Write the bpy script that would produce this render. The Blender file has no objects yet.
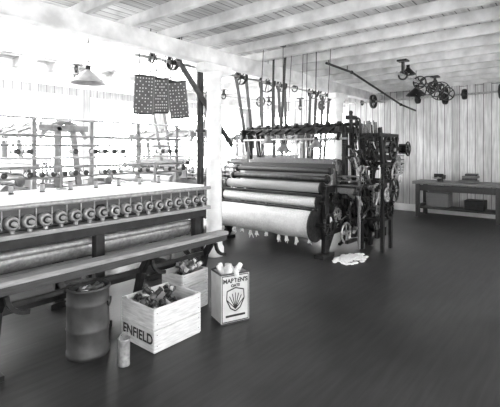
import bpy, math, random
from mathutils import Vector, Matrix
random.seed(7)
R=random.random
def U(a,b): return a+(b-a)*R()
sc=bpy.context.scene
try:
    sc.view_settings.view_transform='Standard'
except Exception: pass

# ---------------------------------------------------------------- materials
def mat(name,v,rough=.6,metal=0.0,amp=.25,scale=6.0,bump=.15,stretch=(1,1,1)):
    m=bpy.data.materials.new(name); m.use_nodes=True
    nt=m.node_tree; N=nt.nodes; L=nt.links
    b=N['Principled BSDF']; b.inputs['Roughness'].default_value=rough; b.inputs['Metallic'].default_value=metal
    tc=N.new('ShaderNodeTexCoord'); mp=N.new('ShaderNodeMapping'); mp.inputs['Scale'].default_value=stretch
    L.new(tc.outputs['Object'],mp.inputs['Vector'])
    no=N.new('ShaderNodeTexNoise'); no.inputs['Scale'].default_value=scale; no.inputs['Detail'].default_value=6
    L.new(mp.outputs[0],no.inputs['Vector'])
    cr=N.new('ShaderNodeValToRGB'); e=cr.color_ramp.elements
    lo=max(0,v*(1-amp)); hi=min(1,v*(1+amp))
    e[0].position=.3; e[0].color=(lo,lo,lo,1); e[1].position=.7; e[1].color=(hi,hi,hi,1)
    L.new(no.outputs['Fac'],cr.inputs[0]); L.new(cr.outputs[0],b.inputs['Base Color'])
    if bump:
        bp=N.new('ShaderNodeBump'); bp.inputs['Strength'].default_value=bump; bp.inputs['Distance'].default_value=.01
        L.new(no.outputs['Fac'],bp.inputs['Height']); L.new(bp.outputs[0],b.inputs['Normal'])
    return m
def plankmat(name,v,axes,plank,length,rough=.7,gap=.25,amp=.3,spec=.5,mort=.012,wear=.72,bump=.35):
    """boards: axes=(long axis, across axis) of object coordinates"""
    m=bpy.data.materials.new(name); m.use_nodes=True
    nt=m.node_tree; N=nt.nodes; L=nt.links
    b=N['Principled BSDF']; b.inputs['Roughness'].default_value=rough
    b.inputs['Specular IOR Level'].default_value=spec
    tc=N.new('ShaderNodeTexCoord'); sp=N.new('ShaderNodeSeparateXYZ'); L.new(tc.outputs['Object'],sp.inputs[0])
    cb=N.new('ShaderNodeCombineXYZ')
    L.new(sp.outputs[axes[0]],cb.inputs[0]); L.new(sp.outputs[axes[1]],cb.inputs[1])
    br=N.new('ShaderNodeTexBrick'); br.inputs['Scale'].default_value=1
    br.inputs['Brick Width'].default_value=length; br.inputs['Row Height'].default_value=plank
    br.inputs['Mortar Size'].default_value=mort*.5; br.inputs['Mortar Smooth'].default_value=.3
    br.offset=.37
    a=v*(1-amp); c=min(1,v*(1+amp*.6))
    br.inputs['Color1'].default_value=(a,a,a,1); br.inputs['Color2'].default_value=(c,c,c,1)
    g=v*gap; br.inputs['Mortar'].default_value=(g,g,g,1)
    L.new(cb.outputs[0],br.inputs['Vector'])
    mp=N.new('ShaderNodeMapping'); mp.inputs['Scale'].default_value=(.8,9,1); L.new(cb.outputs[0],mp.inputs['Vector'])
    no=N.new('ShaderNodeTexNoise'); no.inputs['Scale'].default_value=2.5; no.inputs['Detail'].default_value=8
    L.new(mp.outputs[0],no.inputs['Vector'])
    n2=N.new('ShaderNodeTexNoise'); n2.inputs['Scale'].default_value=.9; n2.inputs['Detail'].default_value=4
    L.new(cb.outputs[0],n2.inputs['Vector'])
    def ramp(src,lo,hi):
        cr=N.new('ShaderNodeValToRGB'); e=cr.color_ramp.elements
        e[0].position=.35;e[1].position=.65; e[0].color=(lo,lo,lo,1); e[1].color=(hi,hi,hi,1)
        L.new(src,cr.inputs[0]); return cr.outputs[0]
    def mul(x,y):
        mx=N.new('ShaderNodeMix'); mx.data_type='RGBA'; mx.blend_type='MULTIPLY'; mx.inputs[0].default_value=1
        L.new(x,mx.inputs[6]); L.new(y,mx.inputs[7]); return mx.outputs[2]
    c1=mul(br.outputs['Color'],ramp(no.outputs['Fac'],wear,1.0)); c2=mul(c1,ramp(n2.outputs['Fac'],wear,1.0))
    L.new(c2,b.inputs['Base Color'])
    bp=N.new('ShaderNodeBump'); bp.inputs['Strength'].default_value=bump; bp.inputs['Distance'].default_value=.01
    L.new(br.outputs['Fac'],bp.inputs['Height']); bp.invert=True
    L.new(bp.outputs[0],b.inputs['Normal'])
    return m
def emis(name,s):
    m=bpy.data.materials.new(name); m.use_nodes=True; N=m.node_tree.nodes
    b=N['Principled BSDF']; b.inputs['Base Color'].default_value=(1,1,1,1)
    b.inputs['Emission Color'].default_value=(1,1,1,1); b.inputs['Emission Strength'].default_value=s
    return m
IRON=mat('black_cast_iron',.016,.42,.3,.5,14)
IRON2=mat('oily_iron',.045,.35,.6,.5,20)
STEEL=mat('worn_steel',.5,.3,.8,.3,25)
STEELD=mat('bright_steel_paint',.4,.5,.0,.2,12)
STEELR=mat('roller_steel',.3,.4,.3,.3,30)
GREYM=mat('grey_metal_with_haze',.19,.5,.0,.35,10)  # background loom iron lightened to imitate halation; also plain grey fittings
WOODD=mat('dark_oiled_wood',.035,.5,0,.4,8,stretch=(1,8,8))
WOODM=mat('aged_machine_wood',.15,.5,0,.3,8,stretch=(1,8,8))
WOODR=mat('worn_rail_wood',.26,.5,0,.3,9,stretch=(1,8,8))
CRATE=mat('crate_pine',.62,.65,0,.2,9,stretch=(1,1,8))
WHITE=mat('whitewash',.85,.7,0,.08,5)
POST=mat('whitewashed_post',.82,.7,0,.12,5)
JOIST=mat('whitewashed_rafter',.66,.7,0,.25,4)
CLOTH=mat('woven_cloth',.66,.9,0,.14,40)
CLOTHG=mat('grey_warp_yarn',.34,.85,0,.2,60,stretch=(1,10,1))
YARN=mat('white_yarn',.85,.95,0,.08,50)
LEATH=mat('leather_belt',.03,.6,0,.3,10)
PANEL=mat('punched_card',.09,.7,0,.2,10)
INK=mat('printing_ink',.02,.6,0,.1,10,0)
BOBB=mat('bobbin_wood',.1,.4,0,.5,10)
DOT=mat('card_peg',.6,.6,0,.1,10,0)
TIN=mat('tin_plate',.6,.3,.7,.2,12)
CARD=mat('lithographed_tin',.58,.35,.1,.12,10)
GALV=mat('dark_galvanised_iron',.05,.55,.1,.4,9)
FLOORM=plankmat('floor_boards',.043,('X','Y'),.085,3.4,.42,.75,.07,.35,.004,.6,.1)
WALLB=plankmat('whitewashed_boards',.82,('Z','Y'),.17,5,.75,.28,.22,.3,.016,.68)
WALLL=plankmat('whitewashed_boards_side',.78,('Z','X'),.17,5,.75,.4,.12,.3,.014)
CEILM=plankmat('ceiling_boards',.78,('X','Y'),.14,4,.75,.35,.18,.3,.016,.68)
PANE=emis('daylit_window_glass',26.0)
PANER=emis('weak_glow_window_glass',15.0)  # weaker glow: back windows and the added right-wall fill windows
PANEFILL=emis('fill_skylight_glass',9.0)  # glow for the added roof light over the left side

# ---------------------------------------------------------------- builder
class B:
    def __init__(s): s.v=[];s.f=[];s.m=[];s.sm=[];s.mats=[]
    def mi(s,m):
        if m not in s.mats: s.mats.append(m)
        return s.mats.index(m)
    def add(s,vs,fs,m,smooth=False):
        o=len(s.v); s.v+= [Vector(x) for x in vs]
        i=s.mi(m)
        for f in fs:
            s.f.append([o+k for k in f]); s.m.append(i); s.sm.append(smooth)
    def box(s,c,d,m,rot=None,bev=None):
        c=Vector(c); hx,hy,hz=d[0]/2,d[1]/2,d[2]/2
        if bev is None: bev=min(hx,hy,hz)*.16
        b=min(bev,.012)
        vs=[];idx={}
        for sx in(-1,1):
            for sy in(-1,1):
                for sz in(-1,1):
                    for ax in range(3):
                        p=[sx*hx,sy*hy,sz*hz]
                        for k in range(3):
                            if k!=ax: p[k]-= (sx,sy,sz)[k]*b
                        idx[(sx,sy,sz,ax)]=len(vs); vs.append(Vector(p))
        fs=[]
        for ax in range(3):
            o=[k for k in range(3) if k!=ax]
            for sg in(-1,1):
                q=[]
                for a,bb in((-1,-1),(1,-1),(1,1),(-1,1)):
                    t=[0,0,0]; t[ax]=sg;t[o[0]]=a;t[o[1]]=bb
                    q.append(idx[(t[0],t[1],t[2],ax)])
                if (sg<0)!=(ax==1): q.reverse()
                fs.append(q)
        for ax in range(3):
            o=[k for k in range(3) if k!=ax]
            for a in(-1,1):
                for bb in(-1,1):
                    t=[0,0,0];t[o[0]]=a;t[o[1]]=bb
                    t1=list(t);t2=list(t);t1[ax]=-1;t2[ax]=1
                    fs.append([idx[(*t1,o[0])],idx[(*t2,o[0])],idx[(*t2,o[1])],idx[(*t1,o[1])]])
        for sx in(-1,1):
            for sy in(-1,1):
                for sz in(-1,1):
                    fs.append([idx[(sx,sy,sz,0)],idx[(sx,sy,sz,1)],idx[(sx,sy,sz,2)]])
        if rot is not None: vs=[rot@v for v in vs]
        s.add([v+c for v in vs],fs,m)
    def beam(s,p,q,w,h,m,up=(0,0,1)):
        p=Vector(p);q=Vector(q);d=q-p;l=d.length
        if l<1e-6:return
        x=d/l;u=Vector(up)
        if abs(x.dot(u))>.99:u=Vector((1,0,0))
        y=u.cross(x).normalized();z=x.cross(y)
        M=Matrix((x,y,z)).transposed()
        s.box((p+q)/2,(l,w,h),m,M)
    def frame(s,p,q):
        d=(Vector(q)-Vector(p)).normalized()
        u=Vector((0,0,1)) if abs(d.z)<.9 else Vector((1,0,0))
        a=u.cross(d).normalized();return d,a,d.cross(a)
    def lathe(s,p,axis,prof,m,n=18,smooth=True):
        p=Vector(p);d,a,b=s.frame((0,0,0),axis)
        vs=[];fs=[]
        for r,h in prof:
            for k in range(n):
                t=2*math.pi*k/n
                vs.append(p+d*h+a*(r*math.cos(t))+b*(r*math.sin(t)))
        for i in range(len(prof)-1):
            for k in range(n):
                k2=(k+1)%n
                fs.append([i*n+k,i*n+k2,(i+1)*n+k2,(i+1)*n+k])
        s.add(vs,fs,m,smooth)
    def cyl(s,p,q,r,m,n=14,r2=None,smooth=True):
        p=Vector(p);q=Vector(q);l=(q-p).length
        if l<1e-6:return
        r2=r if r2 is None else r2
        d=(q-p)/l
        s.lathe(p,d,[(r,0),(r2,l)],m,n,smooth)
        d2,a,b=s.frame((0,0,0),d)
        for c,rr,fl in((p,r,1),(q,r2,0)):
            vs=[c+a*(rr*math.cos(2*math.pi*k/n))+b*(rr*math.sin(2*math.pi*k/n)) for k in range(n)]
            s.add(vs,[list(range(n))[::-1] if fl else list(range(n))],m)
    def tube(s,pts,r,m,n=8):
        for a,b in zip(pts[:-1],pts[1:]): s.cyl(a,b,r,m,n)
    def ring(s,c,axis,Rr,r,m,n=28,k=8,w=None):
        c=Vector(c);d,a,b=s.frame((0,0,0),axis);w=w or r
        vs=[];fs=[]
        for i in range(n):
            t=2*math.pi*i/n;e=a*math.cos(t)+b*math.sin(t)
            for j in range(k):
                u=2*math.pi*j/k
                vs.append(c+e*(Rr+r*math.cos(u))+d*(w*math.sin(u)))
        for i in range(n):
            for j in range(k):
                fs.append([i*k+j,((i+1)%n)*k+j,((i+1)%n)*k+(j+1)%k,i*k+(j+1)%k])
        s.add(vs,fs,m,True)
    def wheel(s,c,axis,Rr,m,w=.03,sp=6,r=.015,hub=.04,ph=0):
        s.ring(c,axis,Rr-r,r,m,w=w)
        c=Vector(c);d,a,b=s.frame((0,0,0),axis)
        s.cyl(c-d*w*1.5,c+d*w*1.5,hub,m)
        for i in range(sp):
            t=2*math.pi*i/sp+ph;e=a*math.cos(t)+b*math.sin(t)
            s.cyl(c+e*hub*.8,c+e*(Rr-r),.012,m,6)
    def gear(s,c,axis,Rr,w,m,teeth=None,holes=True):
        c=Vector(c);d,a,b=s.frame((0,0,0),axis);teeth=teeth or max(12,int(Rr*140))
        n=teeth*4;vs=[];ri=Rr*.8
        for h in(-w/2,w/2):
            for i in range(n):
                t=2*math.pi*i/n;rr=Rr if (i%4)<2 else Rr-.014
                vs.append(c+d*h+(a*math.cos(t)+b*math.sin(t))*rr)
            for i in range(n):
                t=2*math.pi*i/n
                vs.append(c+d*h+(a*math.cos(t)+b*math.sin(t))*ri)
        fs=[]
        for i in range(n):
            j=(i+1)%n
            fs+= [[i,j,n+j,n+i],[2*n+i,3*n+i,3*n+j,2*n+j],[i,2*n+i,2*n+j,j],[n+i,n+j,3*n+j,3*n+i]]
        s.add(vs,fs,m)
        s.cyl(c-d*w,c+d*w,Rr*.2,m)
        for i in range(5):
            t=2*math.pi*i/5+.3;e=a*math.cos(t)+b*math.sin(t)
            s.beam(c+e*Rr*.15,c+e*Rr*.85,w*.5,Rr*.13,m)
    def arc(s,c,ax1,ax2,Rr,t0,t1,w,m,n=10):
        c=Vector(c);a=Vector(ax1);b=Vector(ax2)
        p=[c+a*(Rr*math.cos(t0+(t1-t0)*i/n))+b*(Rr*math.sin(t0+(t1-t0)*i/n)) for i in range(n+1)]
        for x,y in zip(p[:-1],p[1:]): s.beam(x,y+(y-x)*.12,w,w,m)
    def sheet(s,fn,nu,nv,m,smooth=True):
        vs=[fn(i/nu,j/nv) for i in range(nu+1) for j in range(nv+1)]
        fs=[[i*(nv+1)+j,(i+1)*(nv+1)+j,(i+1)*(nv+1)+j+1,i*(nv+1)+j+1] for i in range(nu) for j in range(nv)]
        s.add(vs,fs,m,smooth)
    def ball(s,c,r,m,n=10,sc_=(1,1,1)):
        c=Vector(c);pr=[]
        vs=[];fs=[];k=n//2+1
        for i in range(k+1):
            ph=math.pi*i/k
            for j in range(n):
                t=2*math.pi*j/n
                vs.append(c+Vector((r*sc_[0]*math.sin(ph)*math.cos(t),r*sc_[1]*math.sin(ph)*math.sin(t),r*sc_[2]*math.cos(ph))))
        for i in range(k):
            for j in range(n):
                fs.append([i*n+j,(i+1)*n+j,(i+1)*n+(j+1)%n,i*n+(j+1)%n])
        s.add(vs,fs,m,True)
    def spring(s,p,q,r,m,turns=10):
        p=Vector(p);q=Vector(q);d,a,b=s.frame(p,q);l=(q-p).length
        pts=[p+d*l*i/(turns*6)+(a*math.cos(i*math.pi/3)+b*math.sin(i*math.pi/3))*r for i in range(turns*6+1)]
        s.tube(pts,.003,m,4)
    def spool(s,p,q,r,mw,my):
        p=Vector(p);q=Vector(q);l=(q-p).length;d=(q-p)/l
        s.lathe(p,d,[(0,0),(r,0),(r,l*.08),(r*.45,l*.1),(r*.45,l*.9),(r,l*.92),(r,l),(0,l)],mw,12)
        s.lathe(p,d,[(r*.4,l*.1),(r*.8,l*.13),(r*.85,l*.5),(r*.8,l*.87),(r*.4,l*.9)],my,12)
    def done(s,name,parent=None):
        xs=[v.x for v in s.v];ys=[v.y for v in s.v];zs=[v.z for v in s.v]
        o=Vector(((min(xs)+max(xs))/2,(min(ys)+max(ys))/2,min(zs)))
        me=bpy.data.meshes.new(name); me.from_pydata([v-o for v in s.v],[],s.f)
        for m in s.mats: me.materials.append(m)
        me.polygons.foreach_set('material_index',s.m); me.polygons.foreach_set('use_smooth',s.sm)
        me.update()
        ob=bpy.data.objects.new(name,me); ob.location=o; sc.collection.objects.link(ob)
        return ob

# ---------------------------------------------------------------- camera  (X = s, Y = t)
H=1.6
cam=bpy.data.cameras.new('camera'); co=bpy.data.objects.new('camera',cam); sc.collection.objects.link(co)
co.location=(0,0,H); co.rotation_euler=(math.radians(90),0,math.radians(-50.38))
cam.sensor_width=36; cam.lens=28.8; cam.shift_y=-.107; cam.clip_start=.05
sc.camera=co
def W(px,py,Y):
    Xc=(px-250)/400*Y
    return Vector((Xc*.6375+Y*.7704,-Xc*.7704+Y*.6375,H-(py-150)/400*Y))

# ---------------------------------------------------------------- room shell
CZ=3.25; SB=10.8; TL=9.0; TR=-2.2; S0=-3.0
b=B(); b.box(((SB+S0)/2,(TL+TR)/2,-.05),(SB-S0+.4,TL-TR+.4,.1),FLOORM,bev=0); b.done('floor')
b=B()
def slab(s0,s1,t0,t1): b.box(((s0+s1)/2,(t0+t1)/2,CZ+.04),(s1-s0,t1-t0,.08),CEILM,bev=0)
KA,KB,KC,KD=.8,6.4,5.2,7.6
slab(S0-.2,KA,TR-.2,TL+.2); slab(KB,SB+.2,TR-.2,TL+.2); slab(KA,KB,TR-.2,KC); slab(KA,KB,KD,TL+.2)
b.done('ceiling')
b=B(); n=6  # glazed roof opening added to brighten the left of the room
for k in range(n):
    a=KA+(KB-KA)*k/n; c_=KA+(KB-KA)*(k+1)/n
    b.box(((a+c_)/2,(KC+KD)/2,CZ+.12),(c_-a-.06,KD-KC-.06,.01),PANEFILL)
for k in range(n+1):
    b.box((KA+(KB-KA)*k/n,(KC+KD)/2,CZ+.09),(.06,KD-KC+.1,.1),WHITE)
for t in(KC,KC+.8,KC+1.6,KD): b.box(((KA+KB)/2,t,CZ+.09),(KB-KA,.05,.09),WHITE)
b.done('window_20')
def wall(name,axis,pos,a0,a1,wins,m,z0=1.0,z1=2.75):
    b=B();th=.16
    def seg(u0,u1,za,zb):
        if u1-u0<1e-4:return
        if axis=='x': b.box((pos,(u0+u1)/2,(za+zb)/2),(th,u1-u0,zb-za),m,bev=0)
        else: b.box(((u0+u1)/2,pos,(za+zb)/2),(u1-u0,th,zb-za),m,bev=0)
    cur=a0
    for w0,w1 in wins:
        seg(cur,w0,0,CZ); seg(w0,w1,0,z0); seg(w0,w1,z1,CZ); cur=w1
    seg(cur,a1,0,CZ)
    b.done(name)
def window(i,axis,pos,w0,w1,z0=1.0,z1=2.75,inw=-1,pm=None):
    b=B(); pm=pm or PANE
    def bx(u,z,du,dz,dp,m,off=0):
        if axis=='x': b.box((pos+off*inw,u,z),(dp,du,dz),m,bev=.003)
        else: b.box((u,pos+off*inw,z),(du,dp,dz),m,bev=.003)
    mid=(w0+w1)/2;zm=(z0+z1)/2;w=w1-w0
    for u in(w0+.03,w1-.03): bx(u,zm,.06,z1-z0,.14,WHITE)
    for z in(z0+.03,z1-.03,zm): bx(mid,z,w-.12,.06,.13,WHITE)
    n=4
    for k in range(1,n): bx(w0+w*k/n,zm,.025,z1-z0-.12,.04,WHITE,.01)
    for z in(z0+(z1-z0)*.25,z0+(z1-z0)*.75): bx(mid,z,w-.12,.025,.04,WHITE,.01)
    bx(mid,z0-.03,w+.14,.04,.1,WHITE,.12)
    for u in(w0-.05,w1+.05): bx(u,zm,.09,z1-z0,.03,WHITE,.095)
    bx(mid,z1+.05,w+.2,.1,.03,WHITE,.095)
    bx(mid,zm,w-.1,z1-z0-.1,.008,pm,-.03)
    b.done('window_%d'%i)
lw=[(-1.6+2.2*k,.2+2.2*k) for k in range(5)]+[(9.4,10.5)]
wall('wall_left','y',TL+.08,S0,SB,lw,WALLL)
bw=[(5.3,6.5),(7.2,8.4)]
wall('wall_back','x',SB+.08,TR,TL+.16,bw,WALLB)
fill_rw=[(-2.4,-.9),(-.2,1.3),(2.0,3.5),(4.2,5.7),(6.4,7.9)]  # right-wall windows, out of view, added as fill for the front faces
i=1
for w in lw: window(i,'y',TL+.08,*w); i+=1
for w in bw: window(i,'x',SB+.08,*w,pm=PANER); i+=1
for w in fill_rw: window(i,'y',TR-.08,*w,inw=1,pm=PANER); i+=1
wall('wall_right','y',TR-.08,S0,SB,fill_rw,WALLL)
b=B(); b.box((SB-.015,(TR+TL)/2,.09),(.03,TL-TR,.18),WHITE); b.done('baseboard_back')
b=B(); b.box((SB/2,TL-.015,.09),(SB-.1,.03,.18),WHITE); b.done('baseboard_left')
b=B()
s=S0+.3
while s<SB-.1:
    b.box((s,(TL+TR)/2,CZ-.07),(.07,TL-TR,.14),JOIST); s+=.62
b.done('ceiling_joists')
for t in(.2,4.31,8.0):
    b=B(); b.box(((S0+SB)/2,t,CZ-.25),(SB-S0,.2,.22),JOIST); b.done('ceiling_girder')

def column(s,t):
    b=B(); z=CZ-.36
    b.lathe((s,t,0),(0,0,1),[(0,0),(.15,0),(.15,.12),(.125,.16),(.118,.3),(.108,z-.3),(.112,z-.2),(.15,z-.12),(.15,z-.1),(0,z-.1)],POST,32)
    b.box((s,t,z-.06),(.6,.2,.12),POST)
    b.done('round_timber_column')
column(4.35,4.31); column(8.4,4.31)
b=B(); p=W(200,0,6.35); b.cyl((p.x,p.y,0),(p.x,p.y,CZ-.14),.055,IRON,16)
for z in(.02,CZ-.16,1.9): b.cyl((p.x,p.y,z-.02),(p.x,p.y,z+.02),.09,IRON,16)
b.done('iron_pipe_column')
b=B(); b.beam(W(178,60,5.8),W(232,146,6.9),.05,.07,WOODD); b.beam(W(178,60,5.8),W(178,28,5.8),.05,.05,WOODD); b.done('belt_shipper_pole')

# ---------------------------------------------------------------- line shafts
def line_shaft(name,p,q,pulleys,rail=None):
    b=B();p=Vector(p);q=Vector(q);d=(q-p).normalized();L=(q-p).length
    b.cyl(p,q,.022,STEEL,12)
    k=.3
    while k<L:
        c=p+d*k
        b.beam((c.x,c.y,CZ-.14),c+Vector((0,0,.02)),.04,.06,IRON2)
        b.arc(c,(d.y,-d.x,0),(0,0,1),.07,0,math.pi*2,.025,IRON2,12)
        b.box((c.x,c.y,CZ-.155),(.16,.16,.03),IRON2)
        k+=1.9
    for k,r in pulleys:
        b.wheel(p+d*k,d,r,IRON2,w=.04,sp=5,hub=.04,r=.01)
    b.done(name)
line_shaft('overhead_line_shaft',(3.3,4.85,2.95),(9.8,4.85,2.95),[(.7,.13),(2.3,.15),(3.1,.2),(3.6,.13),(4.9,.15),(5.5,.18)])
line_shaft('overhead_line_shaft',(6.5,2.3,2.85),(10.2,2.3,2.85),[(1.2,.12),(1.7,.19),(2.0,.12),(2.3,.16),(2.6,.2),(3.2,.15)])
line_shaft('overhead_line_shaft',(3.2,6.9,2.95),(9.8,6.9,2.95),[(2.0,.15),(3.7,.2),(5.6,.15)])
line_shaft('overhead_line_shaft',(9.9,6.6,2.84),(9.9,-.6,2.84),[(1.0,.14),(2.5,.18),(3.6,.14),(4.2,.2),(4.6,.12),(5.3,.16)])
b=B(); b.tube([(6.0,3.3,3.06),(7.0,3.32,3.06),(9.6,3.3,2.68),(10.7,3.3,2.62)],.022,IRON,10)
b.ball((7,3.32,3.06),.035,IRON);b.ball((9.6,3.3,2.68),.035,IRON)
for s in(6.1,6.8): b.cyl((s,3.31,3.06),(s,3.31,CZ-.0),.008,IRON,6)
b.done('sprinkler_pipe')
def belt(name,c1,r1,c2,r2,w=.07):
    b=B();c1=Vector(c1);c2=Vector(c2);d=(c2-c1).normalized();n=Vector((-d.z,0,d.x)) if abs(d.y)<.5 else Vector((0,-d.z,d.y))
    n.normalize()
    for sg in(-1,1): b.beam(c1+n*r1*sg,c2+n*r2*sg,w,.008,LEATH,up=n)
    b.done(name)
belt('drive_belt',(6.4,4.85,2.95),.2,(6.75,5.06,.75),.2,.08)
belt('drive_belt',(5.6,4.85,2.95),.14,(6.1,5.04,1.6),.1,.07)
belt('drive_belt',(6.9,4.85,2.95),.12,(7.3,5.06,1.5),.08,.07)
belt('drive_belt',(8.2,4.85,2.95),.14,(8.6,5.2,1.2),.1,.07)
belt('drive_belt',(8.8,4.85,2.95),.17,(9.2,5.2,1.2),.1,.07)
belt('drive_belt',(5.2,6.9,2.95),.14,(5.6,6.9,.9),.12,.08)
belt('drive_belt',(6.9,6.9,2.95),.2,(6.7,6.9,.9),.15,.08)

# ---------------------------------------------------------------- loom
def loom(name,s0,t0,Wd=2.1,full=True,FE=IRON,FE2=IRON2):
    b=B(); t1=t0+Wd; TE=(t0+.05,t1-.05)
    P=lambda s,t,z:(s0+s,t,z)
    for t in TE:
        b.beam(P(.12,t,0),P(.14,t,1.0),.07,.11,FE); b.beam(P(1.65,t,0),P(1.6,t,1.15),.07,.11,FE)
        b.box(P(.1,t,.03),(.34,.16,.06),FE); b.box(P(1.65,t,.03),(.34,.16,.06),FE)
        b.beam(P(.1,t,1.0),P(1.65,t,1.02),.07,.1,FE); b.beam(P(.1,t,.35),P(1.65,t,.35),.06,.08,FE)
        b.beam(P(.78,t,.3),P(.78,t,1.95),.07,.1,FE); b.beam(P(1.12,t,1.0),P(1.0,t,1.95),.06,.08,FE)
        b.beam(P(.14,t,.05),P(.78,t,.95),.05,.07,FE); b.beam(P(1.62,t,.05),P(.8,t,.95),.05,.07,FE)
        b.arc(P(.45,t,.62),(1,0,0),(0,0,1),.27,0,2*math.pi,.045,FE,16)
        b.arc(P(1.2,t,.62),(1,0,0),(0,0,1),.27,0,2*math.pi,.045,FE,16)
        b.arc(P(.46,t,1.35),(1,0,0),(0,0,1),.36,-math.pi/2,math.pi*.1,.05,FE,8)
        b.beam(P(.5,t,1.93),P(1.25,t,1.93),.07,.09,FE)
        b.arc(P(.88,t,1.66),(1,0,0),(0,0,1),.36,math.pi*.1,math.pi*.9,.05,FE,10)
    for s,z,w in((.14,.3,.07),(1.6,.4,.08),(.72,1.93,.08),(1.05,1.93,.08),(1.6,.9,.07)):
        b.beam(P(s,t0,z),P(s,t1,z),w,w*1.3,FE)
    b.cyl(P(.88,t0-.15,2.02),P(.88,t1+.1,2.02),.028,FE2)
    b.cyl(P(.55,t0-.1,1.78),P(.55,t1,1.78),.018,STEEL)
    n=9 if full else 4
    for k in range(n):
        t=t0+.2+(Wd-.4)*k/(n-1)
        b.cyl(P(.88,t-.02,2.02),P(.88,t+.02,2.02),.06,FE2,14)
        b.beam(P(.88,t,2.03),P(.5,t,1.88),.02,.035,FE); b.beam(P(.88,t,2.03),P(1.25,t,1.92),.02,.035,FE)
        b.cyl(P(.5,t,1.88),P(.62,t,1.5),.006,STEEL,6); b.cyl(P(1.2,t,1.92),P(.95,t,1.5),.006,STEEL,6)
    for k in range(7 if full else 3):
        s=.62+.055*k; dz=U(-.05,.05)
        b.beam(P(s,t0+.16,1.42+dz),P(s,t1-.16,1.42+dz),.018,.05,WOODM)
        b.beam(P(s,t0+.16,.9+dz),P(s,t1-.16,.9+dz),.018,.05,WOODD)
        for t in(t0+.18,t1-.18): b.beam(P(s,t,.9+dz),P(s,t,1.42+dz),.018,.03,STEEL)
    if full:
        for k in range(70):
            t=t0+.25+(Wd-.5)*k/69; b.cyl(P(.68+.1*(k%3),t,.93),P(.68+.1*(k%3),t,1.4),.0035,STEELR,4)
        for k in range(16):
            t=t0+.3+(Wd-.6)*k/15; b.cyl(P(.75+.02*(k%4),t,1.44),P(.8,t+U(-.05,.05),1.93),.004,LEATH,4)
    b.beam(P(.46,t0-.3,.98),P(.46,t1+.3,.98),.16,.09,WOODM)
    b.beam(P(.5,t0+.1,1.34),P(.5,t1-.1,1.34),.09,.07,WOODD)
    b.beam(P(.5,t0+.15,1.17),P(.5,t1-.15,1.17),.012,.26,CLOTHG)
    for t in(t0+.3,t1-.3): b.beam(P(.5,t,.94),P(.6,t,.12),.06,.08,FE)
    for t,sg in((t0-.2,-1),(t1+.2,1)):
        for kk in range(3):
            b.box(P(.46,t,1.06+kk*.07),(.17,.42,.012),WOODM)
        for q in(-.19,.19): b.beam(P(.38,t+q,.92),P(.38,t+q,1.28),.02,.02,FE); b.beam(P(.54,t+q,.92),P(.54,t+q,1.28),.02,.02,FE)
    # the stacked front rollers and cloth beams
    b.cyl(P(.12,t0+.1,1.02),P(.12,t1-.1,1.02),.075,CLOTHG,20)
    b.cyl(P(.03,t0+.12,.82),P(.03,t1-.12,.82),.085,CLOTH,20); b.cyl(P(.03,t0,.82),P(.03,t1,.82),.03,FE)
    b.cyl(P(.27,t0+.06,1.15),P(.27,t1-.06,1.15),.05,FE2,14)
    b.cyl(P(.37,t0+.06,1.27),P(.37,t1-.06,1.27),.045,WOODD,14)
    b.beam(P(-.03,t0,.925),P(-.03,t1,.925),.05,.04,FE)
    for t in(t0+.1,t1-.1):
        for ss,zz,rr_ in((.12,1.02,.095),(.03,.82,.11),(.27,1.15,.07),(.37,1.27,.06)): b.cyl(P(ss,t-.012,zz),P(ss,t+.012,zz),rr_,FE,18)
    rr=.2; cs,cz=-.04,.49
    b.cyl(P(cs,t0+.14,cz),P(cs,t1-.14,cz),rr,CLOTH,32)
    b.cyl(P(cs,t0-.05,cz),P(cs,t1,cz),.035,FE)
    for t in(t0+.11,t1-.11): b.cyl(P(cs,t-.01,cz),P(cs,t+.01,cz),rr+.05,FE2,30)
    b.cyl(P(-.06,t0+.06,.72),P(-.06,t1-.06,.72),.02,FE,12)
    pts=[]
    for k in range(14):
        a=math.radians(60+k*15); pts.append((cs+(rr+.012)*math.cos(a),cz+(rr+.012)*math.sin(a)))
    def fn(u,v):
        t=t0+.14+(Wd-.28)*u
        x=v*(len(pts)-1);i=min(int(x),len(pts)-2);f=x-i
        a,c=pts[i],pts[i+1]
        w=.004*math.sin(u*60+v*3)*(v>.4)
        return P(a[0]+(c[0]-a[0])*f+w,t,a[1]+(c[1]-a[1])*f+.008*math.sin(u*17)*(v>.9))
    b.sheet(fn,50,34,CLOTH)
    if full:
        nt=10
        for k in range(nt):
            t=t0+.2+(Wd-.4)*(k+U(-.22,.22))/(nt-1); l=U(.09,.19); s_=-.1
            pr=[(.0,0),(.014,.01),(.02,.03),(.012,.05),(.02,.08),(.028,l*.9),(.02,l),(0,l)]
            b.lathe(P(s_,t,.34),(U(-.12,.12),U(-.2,.2),-1),pr,YARN,9)
            for j in range(8):
                tt=t+U(-.02,.02);l2=l*U(.8,1.3)
                b.tube([P(s_,t,.34),P(s_+U(-.02,.02),tt,.34-l2*.6),P(s_+U(-.03,.03),tt+U(-.03,.03),.34-l2)],.006,YARN,5)
    def fw(u,v):
        t=t0+.2+(Wd-.4)*u
        return P(.5+1.15*v,t,1.1+.04*v)
    b.sheet(fw,6,2,CLOTHG)
    b.cyl(P(1.66,t0+.08,1.12),P(1.66,t1-.08,1.12),.06,STEEL,16)
    b.cyl(P(1.5,t0+.14,.62),P(1.5,t1-.14,.62),.21,CLOTHG,24)
    for t in(t0+.14,t1-.14):
        b.cyl(P(1.5,t-.012,.62),P(1.5,t+.012,.62),.3,FE,30)
    b.cyl(P(1.5,t0-.05,.62),P(1.5,t1+.05,.62),.035,STEEL)
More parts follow.
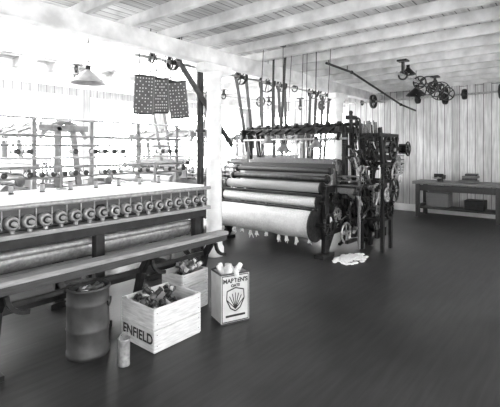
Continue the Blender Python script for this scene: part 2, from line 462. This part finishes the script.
    b.cyl(P(.85,t0-.25,.8),P(.85,t1+.1,.8),.028,STEEL); b.cyl(P(.9,t0-.1,.33),P(.9,t1+.1,.33),.028,STEEL)
    y=t0-.06; ax=(0,1,0)
    b.gear(P(.9,y,.45),ax,.27,.035,FE2); b.gear(P(.85,y-.01,.82),ax,.13,.035,FE2)
    b.gear(P(.05,y,.5),ax,.17,.03,FE2); b.gear(P(.28,y-.01,.62),ax,.11,.03,STEEL)
    b.gear(P(.2,y-.02,.84),ax,.08,.03,FE2)
    b.wheel(P(.85,y-.16,.8),ax,.24,FE2,w=.035,sp=6)
    b.wheel(P(1.5,y-.07,.62),ax,.26,FE2,w=.02,sp=6)
    if not full: return b.done(name)
    b.wheel(P(1.25,y-.2,.45),ax,.22,FE,w=.05,sp=5); b.wheel(P(.35,y-.12,.36),ax,.16,STEEL,w=.015,sp=4)
    b.wheel(P(.5,y-.2,1.45),ax,.15,FE2,w=.015,sp=5); b.wheel(P(1.15,y-.2,1.5),ax,.2,FE2,w=.02,sp=6)
    b.wheel(P(.7,y-.22,1.2),ax,.17,STEEL,w=.018,sp=6)
    b.beam(P(.45,y-.28,.12),P(.42,y-.3,1.15),.03,.05,WOODM); b.beam(P(.7,y-.12,.2),P(.2,y-.2,.25),.05,.05,FE)
    b.beam(P(.85,y-.05,.8),P(.5,y-.05,.95),.03,.05,STEEL)
    b.arc(P(.2,y-.05,.6),(1,0,0),(0,0,1),.42,-math.pi*.45,math.pi*.3,.04,FE,10)
    b.arc(P(1.3,y-.12,1.1),(1,0,0),(0,0,1),.5,math.pi*.6,math.pi*1.2,.035,FE,10)
    # dobby head, carried on curved brackets
    d0,d1=y-.44,y-.1
    for t in(d0,d1):
        b.beam(P(.95,t,.0),P(.98,t,1.3),.05,.07,FE); b.beam(P(.98,t,1.3),P(.85,t,1.95),.05,.07,FE)
        b.beam(P(1.3,t,.0),P(1.3,t,.5),.05,.07,FE); b.beam(P(1.3,t,.5),P(1.35,t,1.2),.05,.07,FE); b.beam(P(1.35,t,1.2),P(1.6,t,1.82),.05,.07,FE)
        for z,a0_,e in((.5,.93,1.35),(1.1,.93,1.4),(1.36,.9,1.8),(1.84,.8,1.62)): b.beam(P(a0_,t,z),P(e,t,z),.045,.05,FE)
        b.arc(P(1.25,t,1.6),(1,0,0),(0,0,1),.25,0,2*math.pi,.04,FE,16)
        b.beam(P(.95,t,1.1),P(1.32,t,.5),.03,.05,FE)
        b.arc(P(1.75,t,1.05),(1,0,0),(0,0,1),.33,math.pi*.5,math.pi,.04,FE,8)
    for s,z in((.95,1.1),(1.38,1.1),(.88,1.84),(1.56,1.84),(1.3,1.38),(.97,.5),(1.32,.5)):
        b.beam(P(s,d0,z),P(s,d1,z),.05,.05,FE)
    for k in range(14):
        t=d0+.03+(d1-d0-.06)*k/13; z=1.46+.02*(k%3)
        b.beam(P(.85-U(0,.1),t,z+U(-.02,.02)),P(1.85+U(-.05,.05),t,z+U(-.03,.03)),.008,.03,FE2)
        b.beam(P(.95,t,1.66+U(-.02,.03)),P(1.75+U(-.08,.08),t,1.73+U(-.04,.04)),.008,.03,STEEL if k%3==0 else FE)
        b.beam(P(.86+U(-.03,.03),t,1.5),P(.78,t,2.03+U(-.05,.03)),.008,.025,FE2)
        b.cyl(P(1.75,t,1.72),P(1.78,t,1.25),.004,STEEL,5)
        b.spring(P(1.02+.02*k,t,.55),P(1.0+.02*k,t,1.08),.012,STEELR,9)
    for k in range(22):
        a=2*math.pi*k/22
        zz=1.46+.24*math.sin(a)-.03; ss=1.85+.1*math.cos(a)
        b.beam(P(ss,d0,zz),P(ss,d1,zz),.03,.012,WOODD)
        for j in range(5):
            if R()<.6: b.ball(P(ss+.02*math.cos(a),d0+.04+.07*j,zz),.012,STEEL,6)
    b.cyl(P(1.85,d0-.08,1.62),P(1.85,d1+.05,1.62),.085,FE,8,smooth=False)
    b.wheel(P(1.85,d0-.1,1.62),ax,.13,FE2,w=.015,sp=6)
    b.beam(P(1.5,d0,1.62),P(1.85,d0,1.62),.03,.06,FE); b.beam(P(1.5,d1,1.62),P(1.85,d1,1.62),.03,.06,FE)
    b.gear(P(1.25,d0-.05,1.6),ax,.15,.03,FE2); b.gear(P(1.5,d0-.06,1.42),ax,.1,.03,STEELR)
    b.gear(P(1.05,d0-.05,1.25),ax,.12,.03,FE2); b.wheel(P(1.25,d0-.08,.95),ax,.2,FE2,w=.02,sp=6)
    b.gear(P(1.12,d0-.05,.66),ax,.16,.03,FE)
    b.wheel(P(1.42,d0-.06,1.2),ax,.22,STEELR,w=.015,sp=6); b.wheel(P(1.0,d0-.06,.9),ax,.12,STEELR,w=.012,sp=5)
    b.cyl(P(1.25,d0-.1,1.6),P(1.25,d1+.05,1.6),.025,STEEL)
    b.cyl(P(1.25,d0-.12,.95),P(1.25,t0+.1,.95),.025,STEEL)
    for k in range(44):
        s=U(.25,1.4);t=U(d0-.05,t0);z=U(.35,1.8)
        L=U(.15,.45);a=U(-1.3,1.5)
        q=P(s+L*math.cos(a),t+U(-.03,.03),z+L*math.sin(a)*.8)
        (b.cyl(P(s,t,z),q,U(.006,.013),STEEL if k%3==0 else FE2,6) if k%2 else b.beam(P(s,t,z),q,.015,U(.025,.045),FE if k%4 else STEELR))
        b.cyl(P(s,t-.03,z),P(s,t+.03,z),U(.02,.04),FE2,10)
    for k in range(4):
        s=.98+.1*k; b.cyl(P(s,d0+.1,.2),P(s,d0+.1,.34),.04,FE,12); b.cyl(P(s,d0+.1,.34),P(s,d0+.1,1.1),.005,STEEL,5)
    b.beam(P(.8,t0-.05,1.95),P(.78,t0-.05,2.18),.04,.05,FE); b.box(P(.8,t0-.05,2.12),(.22,.1,.06),FE)
    b.ball(P(.78,t0-.05,2.2),.035,FE2)
    b.wheel(P(.9,t0-.12,2.03),ax,.1,FE2,w=.015,sp=5)
    return b.done(name)
loom('power_loom',5.2,2.9)
loom('power_loom',7.75,5.3,2.3,False,GREYM,GREYM)
loom('power_loom',2.0,6.0,2.2,False,GREYM,GREYM)
loom('power_loom',4.9,6.0,2.2,False,GREYM,GREYM)  # far looms use the paler iron, haze put into its colour

# ---------------------------------------------------------------- creel (left middle distance)
b=B(); ct=5.25; ca,cb_=.6,4.4
for s in [ca+.76*k for k in range(6)]:
    b.beam((s,ct,0),(s,ct,2.02),.04,.05,GREYM); b.beam((s,ct+.35,0),(s,ct,1.3),.04,.05,GREYM)
for z in(.5,.95,1.25,1.38,1.5,1.66,1.78,2.0):
    b.cyl((ca-.1,ct-.03,z),(cb_+.1,ct-.03,z),.015 if z>1 else .03,STEELD if z in(1.5,2.0) else GREYM,8)
for z in(1.3,1.58):
    s=ca
    while s<cb_:
        if R()<.6: b.spool((s,ct-.06,z),(s,ct-.2,z),.035,WOODD,YARN if R()<.6 else CLOTHG)
        s+=.14
b.done('warping_creel')
b=B()
b.box((2.4,4.72,.95),(2.9,.5,.05),WHITE)
for s in(1.1,2.4,3.7):
    for t in(4.52,4.92): b.beam((s,t,0),(s,t,.93),.06,.06,GREYM)
b.beam((1.1,4.72,.3),(3.7,4.72,.3),.05,.06,GREYM)
for k in range(7): 
    s=1.2+.38*k
    for j in range(3): b.box((s,4.7,1.0+.05*j),(.3,.36,.045),YARN if j%2 else CLOTHG,Matrix.Rotation(U(-.1,.1),3,'Z'),.012)
b.done('cloth_table')

# ---------------------------------------------------------------- spooling machine (left foreground)
b=B(); A,Z=-.6,3.2; f=3.3
b.box(((A+Z)/2,f+.48,1.185),(Z-A,.9,.035),WHITE)
b.box(((A+Z)/2,f+.03,1.13),(Z-A,.05,.08),WOODD)
b.cyl((A,f-.02,1.17),(Z+.04,f-.02,1.17),.02,STEELR)
b.box(((A+Z)/2,f+.05,1.04),(Z-A,.04,.12),WOODD)
b.box(((A+Z)/2,f-.02,.955),(Z-A,.12,.035),WOODR)
b.box(((A+Z)/2,f+.02,.89),(Z-A,.05,.09),IRON)
s=A+.06
while s<Z:
    b.lathe((s,f+.03,1.05),(0,-1,0),[(.03,0),(.05,.01),(.054,.03),(.05,.07),(.036,.085),(.034,.07),(.018,.07),(.018,.12),(0,.12)],STEELR,16)
    b.cyl((s,f-.05,1.05),(s,f-.06,1.05),.03,IRON,12)
    b.cyl((s+.06,f+.0,1.0),(s+.06,f-.0,1.15),.006,STEELR,6)
    b.cyl((s,f-.03,.975),(s,f-.03,.998),.02,STEELR,8)
    s+=.122
for s in(A+.2,.7,1.9,Z-.12):
    for t in(f+.04,f+.82):
        b.beam((s,t,0),(s,t,1.12),.07,.09,IRON); b.box((s,t,.03),(.2,.14,.06),IRON)
    b.beam((s,f,.25),(s,f+.85,.25),.05,.07,IRON); b.beam((s,f+.05,.3),(s,f+.8,.95),.04,.05,IRON)
b.beam((A,f+.04,.4),(Z,f+.04,.4),.05,.08,IRON); b.beam((A,f+.82,.4),(Z,f+.82,.4),.05,.08,IRON)
b.cyl((A,f+.35,.68),(Z,f+.35,.68),.09,STEELR,24); b.cyl((A,f+.12,.78),(Z,f+.12,.78),.03,STEELR,12)
b.beam((A,f+.1,.62),(Z,f+.1,.62),.1,.03,WOODR)
b.beam((A,f+.82,.85),(Z,f+.82,.85),.04,.3,WOODD)
s=A+.1
while s<Z:
    b.spool((s,f+.62,1.205),(s,f+.62,1.29),.025,WOODD,CLOTHG); s+=.27
b.wheel((Z+.02,f+.4,.68),(1,0,0),.2,IRON,w=.03,sp=6)
b.box((Z,f+.45,1.05),(.05,.8,.16),WOODD)
for s in(-.3,.8,1.9,3.05):
    b.cyl((s,f+.75,1.2),(s,f+.75,1.45),.015,GREYM,8); b.cyl((s,f+.75,1.2),(s,f+.75,1.215),.05,GREYM)
b.cyl((-.5,f+.75,1.43),(3.15,f+.75,1.43),.014,GREYM,8)
for k in range(26): 
    s=-.4+.14*k; b.ring((s,f+.75,1.4),(1,0,0),.03,.005,GREYM,10,5)
b.done('spooling_machine')

# ---------------------------------------------------------------- rail bench in front
b=B(); rt=2.9
b.box((1.17,rt,.735),(3.82,.12,.035),WOODR)
b.box((1.17,rt-.035,.69),(3.8,.03,.06),WOODD)  # apron coloured dark to give the shadowed face below the rail top
b.box((1.17,rt+.17,.70),(3.8,.05,.03),WOODD)
for s in(-.1,1.0,2.155,2.95):
    b.beam((s,rt+.0,.72),(s,rt+.16,.5),.05,.06,IRON)
    b.beam((s,rt+.16,.5),(s,rt+.3,0),.05,.07,IRON)
    b.box((s,rt+.27,.02),(.1,.2,.04),IRON); b.arc((s+.14,rt,.64),(1,0,0),(0,0,1),.14,math.pi,math.pi*1.5,.03,IRON,6)
    b.beam((s,rt,.68),(s,rt+.2,.68),.04,.05,IRON)
b.beam((-.7,rt+.16,.52),(2.97,rt+.16,.52),.03,.04,IRON)
b.done('rail_bench')

# ---------------------------------------------------------------- crates
def crate(name,c,ang,a,bw_,h,slats,text=None,cont='bob'):
    b=B(); Rm=Matrix.Rotation(ang,3,'Z'); c=Vector(c)
    T=lambda x,y,z: c+Rm@Vector((x,y,z))
    def bx(x,y,z,dx,dy,dz,m): b.box(T(x,y,z),(dx,dy,dz),m,Rm,.004)
    th=.014
    bx(0,0,.012,a-.01,bw_-.01,.02,CRATE)
    for k in range(slats):
        z=.01+h*(k+.5)/slats; dz=h/slats-.004
        for sg in(-1,1):
            bx(0,sg*(bw_/2-th/2),z,a,th,dz,CRATE)
            bx(sg*(a/2-th/2),0,z,th,bw_-2*th,dz,CRATE)
    for sx in(-1,1):
        for sy in(-1,1):
            bx(sx*(a/2-.03),sy*(bw_/2-.03),h/2+.01,.025,.025,h-.01,CRATE)
            for kz in range(slats*2):
                p=T(sx*(a/2-.03),sy*bw_/2,.03+h*(kz+.3)/(slats*2)); b.cyl(p,p+Rm@Vector((0,sy*.001,0)),.004,INK,6)
    zt=h*.78
    for k in range(130 if cont=='bob' else 60):
        x=U(-a/2+.09,a/2-.09);y=U(-bw_/2+.09,bw_/2-.09);z=U(.05,zt+(.06 if cont!='bob' else .0))
        an=U(0,6.28);l=.06;tz=U(-.02,.02)
        p=T(x-l*math.cos(an),y-l*math.sin(an),z-tz);q=T(x+l*math.cos(an),y+l*math.sin(an),z+tz)
        if cont=='bob' or k%3: b.spool(p,q,.026,BOBB,IRON2 if k%5 else YARN)
        else: b.spool(p,q,.03,BOBB,CLOTH)
    # spools heaped above the rim (toward the far side of the crate)
    for k in range(14 if cont=='bob' else 26):
        x=U(-a/2+.07,a/2-.07);y=U(0 if cont=='bob' else -bw_/2+.05,bw_/2-.06)
        an=U(0,6.28);z=h+(U(-.06,.02) if cont=='bob' else U(0,.06))
        b.spool(T(x,y,z),T(x+.1*math.cos(an)*.7,y+.1*math.sin(an)*.4,z+U(.0,.08)),.026,BOBB,(IRON2 if k%3 else YARN) if cont=='bob' else (CLOTHG if k%3 else CLOTH))
    o=b.done(name)
    def txt(body,x,z,size,side):
        cu=bpy.data.curves.new('lettering','FONT'); cu.body=body; cu.size=size; cu.align_x='CENTER'; cu.extrude=.0006; cu.offset=.003
        cu.materials.append(INK)
        t=bpy.data.objects.new('lettering',cu); sc.collection.objects.link(t)
        if side=='-x': loc=T(-a/2-.001,x,z); eu=(math.pi/2,0,ang-math.pi/2)
        else: loc=T(x,-bw_/2-.001,z); eu=(math.pi/2,0,ang)
        t.parent=o; t.location=loc-o.location; t.rotation_euler=eu
    if text:
        for a_ in text: txt(*a_)
    return o
q=W(154,0,3.12); ang=math.radians(0); Rm=Matrix.Rotation(ang,3,'Z')
c=Vector((q.x,q.y,0))+Rm@Vector((.25,.225,0))
crate('wooden_crate',c,ang,.5,.45,.345,2,[('ENFIELD',-.005,.07,.11,'-x')])
crate('wooden_crate',(2.72,3.11,0),math.radians(3),.36,.3,.38,3,None,'mix')

# square tin can with printed front
q=W(221,0,3.64); ang=math.radians(-22); Rm=Matrix.Rotation(ang,3,'Z')
a_,b_,h_=.29,.23,.46
c=Vector((q.x,q.y,0))+Rm@Vector((a_/2,b_/2,0))
b=B(); T=lambda x,y,z: c+Rm@Vector((x,y,z))
th=.006
b.box(T(0,0,.005),(a_,b_,.01),CARD,Rm)
for sg in(-1,1):
    b.box(T(0,sg*(b_/2-th/2),h_/2),(a_,th,h_),CARD,Rm); b.box(T(sg*(a_/2-th/2),0,h_/2),(th,b_,h_),CARD,Rm)
for z in(.006,h_-.004):
    for sg in(-1,1):
        b.beam(T(-a_/2,sg*b_/2,z),T(a_/2,sg*b_/2,z),.012,.012,GALV); b.beam(T(sg*a_/2,-b_/2,z),T(sg*a_/2,b_/2,z),.012,.012,GALV)
b.box(T(0,0,h_*.85),(a_-.02,b_-.02,.01),CARD,Rm)
for z in(.02,h_-.02): b.box(T(0,-b_/2-.0015,z),(a_-.02,.002,.008),INK,Rm)
for x in(-a_/2+.012,a_/2-.012): b.box(T(x,-b_/2-.0015,h_/2),(.006,.002,h_-.04),INK,Rm)
y=-b_/2-.002
sh=[(-.085,.30),(0,.325),(.085,.30),(.09,.22),(.05,.14),(0,.11),(-.05,.14),(-.09,.22),(-.085,.30)]
for p,r in zip(sh[:-1],sh[1:]): b.beam(T(p[0],y,p[1]),T(r[0],y,r[1]),.002,.011,INK)
for i in range(7):
    t=math.pi*(.2+.6*i/6); b.beam(T(0,y,.13),T(.13*math.cos(t)*.8,y,.13+.15*math.sin(t)),.002,.008,INK)
b.box(T(0,y,.07),(.2,.002,.02),INK,Rm)
for k in range(12):
    x=U(-a_/2+.05,a_/2-.05);yy=U(-b_/2+.05,b_/2-.05)
    p=T(x,yy,h_-.09); b.lathe(p,(U(-.6,.6),U(-.6,.6),1),[(0,0),(.034,0),(.036,.02),(.022,.15),(.012,.155),(0,.155)],YARN if k%3 else CLOTH,14)
for k in range(6): b.ball(T(U(-.09,.09),U(-.06,.06),h_+U(-.03,.0)),.032,CLOTH,9,(1,1,.6))
o=b.done('square_tin_can')
for body,z,size in(("MARTEN'S",.375,.055),('OATS',.335,.035)):
    cu=bpy.data.curves.new('lettering','FONT'); cu.body=body; cu.size=size; cu.align_x='CENTER'; cu.extrude=.0006; cu.offset=.002; cu.materials.append(INK)
    t=bpy.data.objects.new('lettering',cu); sc.collection.objects.link(t); t.parent=o
    t.location=T(0,-b_/2-.001,z)-o.location; t.rotation_euler=(math.pi/2,0,ang)

# big sheet-metal can under the rail
q=W(88,0,3.17); b=B(); X,Y=q.x,q.y
b.lathe((X,Y,0),(0,0,1),[(0,.02),(.155,.02),(.158,0),(.163,.0),(.163,.03),(.156,.035),(.158,.2),(.164,.21),(.158,.22),(.158,.4),(.164,.41),(.158,.42),(.158,.51),(.168,.515),(.168,.535),(.155,.535),(.15,.51),(.15,.04),(0,.04)],GALV,36)
b.cyl((X,Y,.45),(X,Y,.47),.148,WOODD,24)
for k in range(14):
    an=U(0,6.28);x=X+U(-.06,.06);y=Y+U(-.06,.06)
    b.spool((x,y,.49+U(0,.02)),(x+.07*math.cos(an),y+.07*math.sin(an),.49+U(0,.03)),.02,BOBB,BOBB if k%3 else YARN)
for sg in(-1,1): b.arc((X+.166*sg*.7,Y-.166*sg*.7,.42),(.7,.7,0),(0,0,1),.05,math.pi,2*math.pi,.012,IRON,8)
b.done('sheet_metal_can')
q=W(124,0,2.98); b=B(); X,Y=q.x,q.y
b.lathe((X,Y,0),(0,0,1),[(0,0),(.042,0),(.043,.01),(.041,.015),(.044,.19),(.047,.2),(.041,.2),(.038,.02),(0,.02)],STEELR,20)
b.arc((X,Y,.2),(1,0,0),(0,0,1),.043,0,math.pi,.005,TIN,10)
b.done('tin_pail')

q=W(348,0,5.9); b=B()
for k in range(120):
    a=U(0,6.28);r=.3*R()**.7
    b.ball((q.x+r*math.cos(a)*1.2,q.y+r*math.sin(a)*.7-.03,.006),U(.02,.045),YARN,7,(1.5,1,.3))
b.done('cotton_lint_pile')

# ---------------------------------------------------------------- jacquard cards hanging
b=B()
tops=[]
for k,(px,pt,pb,Y,w,roll) in enumerate(((144,76,114,5.35,.25,.05),(161,79,113,5.55,.2,-.02),(178,82,118,5.75,.26,-.10))):
    c=W(px,(pt+pb)/2,Y); h=(pb-pt)/400*Y
    Rm=Matrix.Rotation(math.radians(-38),3,'Z')@Matrix.Rotation(roll,3,'Y')
    b.box(c,(w,.02,h),PANEL,Rm)
    for e in(-1,1): b.box(c+Rm@Vector((e*w/2,0,0)),(.012,.03,h),WOODM,Rm); b.box(c+Rm@Vector((0,0,e*h/2)),(w+.03,.03,.02),IRON,Rm)
    for i in range(6):
        for j in range(11):
            p=c+Rm@Vector((-w/2+.03+(w-.06)*i/5,-.01,-h/2+.03+(h-.06)*j/10))
            if (i+j)%2==0 or R()<.4: b.cyl(p,p+Rm@Vector((0,-.006,0)),.009,DOT,8)
    tp=c+Rm@Vector((0,0,h/2)); tops.append(tp)
    for e in(-.3,.3):
        a=c+Rm@Vector((e*w,0,h/2)); b.cyl(a,(a.x,a.y,CZ-.02),.007,IRON,6)
b.tube(tops,.016,IRON)
b.done('jacquard_pattern_cards')

# ---------------------------------------------------------------- pendant lamps
def pendant(px,py,Y,r,m=IRON2):
    q=W(px,py,Y); b=B()
    b.cyl((q.x,q.y,q.z+.1),(q.x,q.y,CZ),.006,IRON,6)
    b.cyl((q.x,q.y,q.z+.06),(q.x,q.y,q.z+.14),.03,IRON,12)
    b.lathe((q.x,q.y,q.z),(0,0,1),[(r,-r*.35),(r*.95,-r*.3),(r*.3,.06),(.03,.09),(.03,.07),(r*.28,.045),(r*.93,-r*.34),(r,-r*.35)],m,28)
    b.ball((q.x,q.y,q.z),.035,TIN,12,(1,1,1.4))
    b.cyl((q.x,q.y,CZ-.02),(q.x,q.y,CZ),.05,WOODD,12)
    b.done('pendant_lamp')
pendant(88,77,5.0,.22,STEELD)
pendant(268,141,7.2,.15,GREYM); pendant(283,149,6.3,.14,GREYM); pendant(316,145,6.4,.13,GREYM)
pendant(416,92,8.0,.2,IRON); pendant(408,72,7.4,.14,IRON)

b=B()
for px,r,Y in((262,.006,6.6),(275,.02,6.9),(284,.024,6.9),(290,.006,6.6),(304,.006,6.5),(309,.006,6.6),(318,.009,6.4),(329,.006,6.4)):
    p=W(px+U(-2,2),0,Y-.2); q=W(px-3,0,Y)
    b.cyl((p.x,p.y,CZ-.02),(q.x,q.y,1.95),r,LEATH,6)
b.done('harness_cords')

# ---------------------------------------------------------------- workbench at back wall
b=B(); s,t=10.3,2.2; L=1.9
b.box((s,t,.82),(.7,L,.07),WOODM)
for sg in(-1,1):
    for e in(-.3,.3): b.beam((s+e,t+sg*(L/2-.12),0),(s+e,t+sg*(L/2-.12),.8),.09,.09,WOODD)
    b.beam((s-.3,t+sg*(L/2-.12),.25),(s+.3,t+sg*(L/2-.12),.25),.06,.08,WOODD)
b.beam((s-.3,t-L/2+.1,.7),(s-.3,t+L/2-.1,.7),.04,.14,WOODD); b.box((s,t,.22),(.6,L-.3,.03),WOODD)
b.box((s+.1,t+.45,.41),(.4,.5,.34),WOODM); b.box((s,t-.35,.35),(.4,.4,.22),IRON)
b.done('workbench')
b=B(); q=(s-.2,t+.35,.855)
b.cyl(q,(q[0],q[1],.93),.07,IRON,14); b.box((q[0],q[1],.97),(.12,.22,.09),IRON); b.box((q[0]-.14,q[1],.99),(.05,.2,.12),IRON)
b.cyl((q[0]-.3,q[1],.96),(q[0],q[1],.96),.018,STEEL); b.cyl((q[0]-.3,q[1]-.1,.96),(q[0]-.3,q[1]+.1,.96),.01,STEEL,8)
b.done('bench_vise')
b=B()
for k in range(4): b.box((s+.05,t-.2-.02*k,.88+.05*k),(.3,.34-.03*k,.045),IRON2 if k%2 else WOODM,Matrix.Rotation(U(-.2,.2),3,'Z'))
b.done('stack_of_boxes')
b=B()
for k in range(2):
    ss=10.4; z=.2+.4*k
    b.cyl((ss,4.0,z),(ss,5.3,z),.13,CLOTH,20)
    for t_ in(4.0,5.3): b.cyl((ss,t_-.01,z),(ss,t_+.01,z),.2,IRON2,24)
b.done('stored_warp_beams')

# ---------------------------------------------------------------- world & light
w=bpy.data.worlds.new('world'); sc.world=w; w.use_nodes=True
w.node_tree.nodes['Background'].inputs[0].default_value=(1,1,1,1)
w.node_tree.nodes['Background'].inputs[1].default_value=2.0
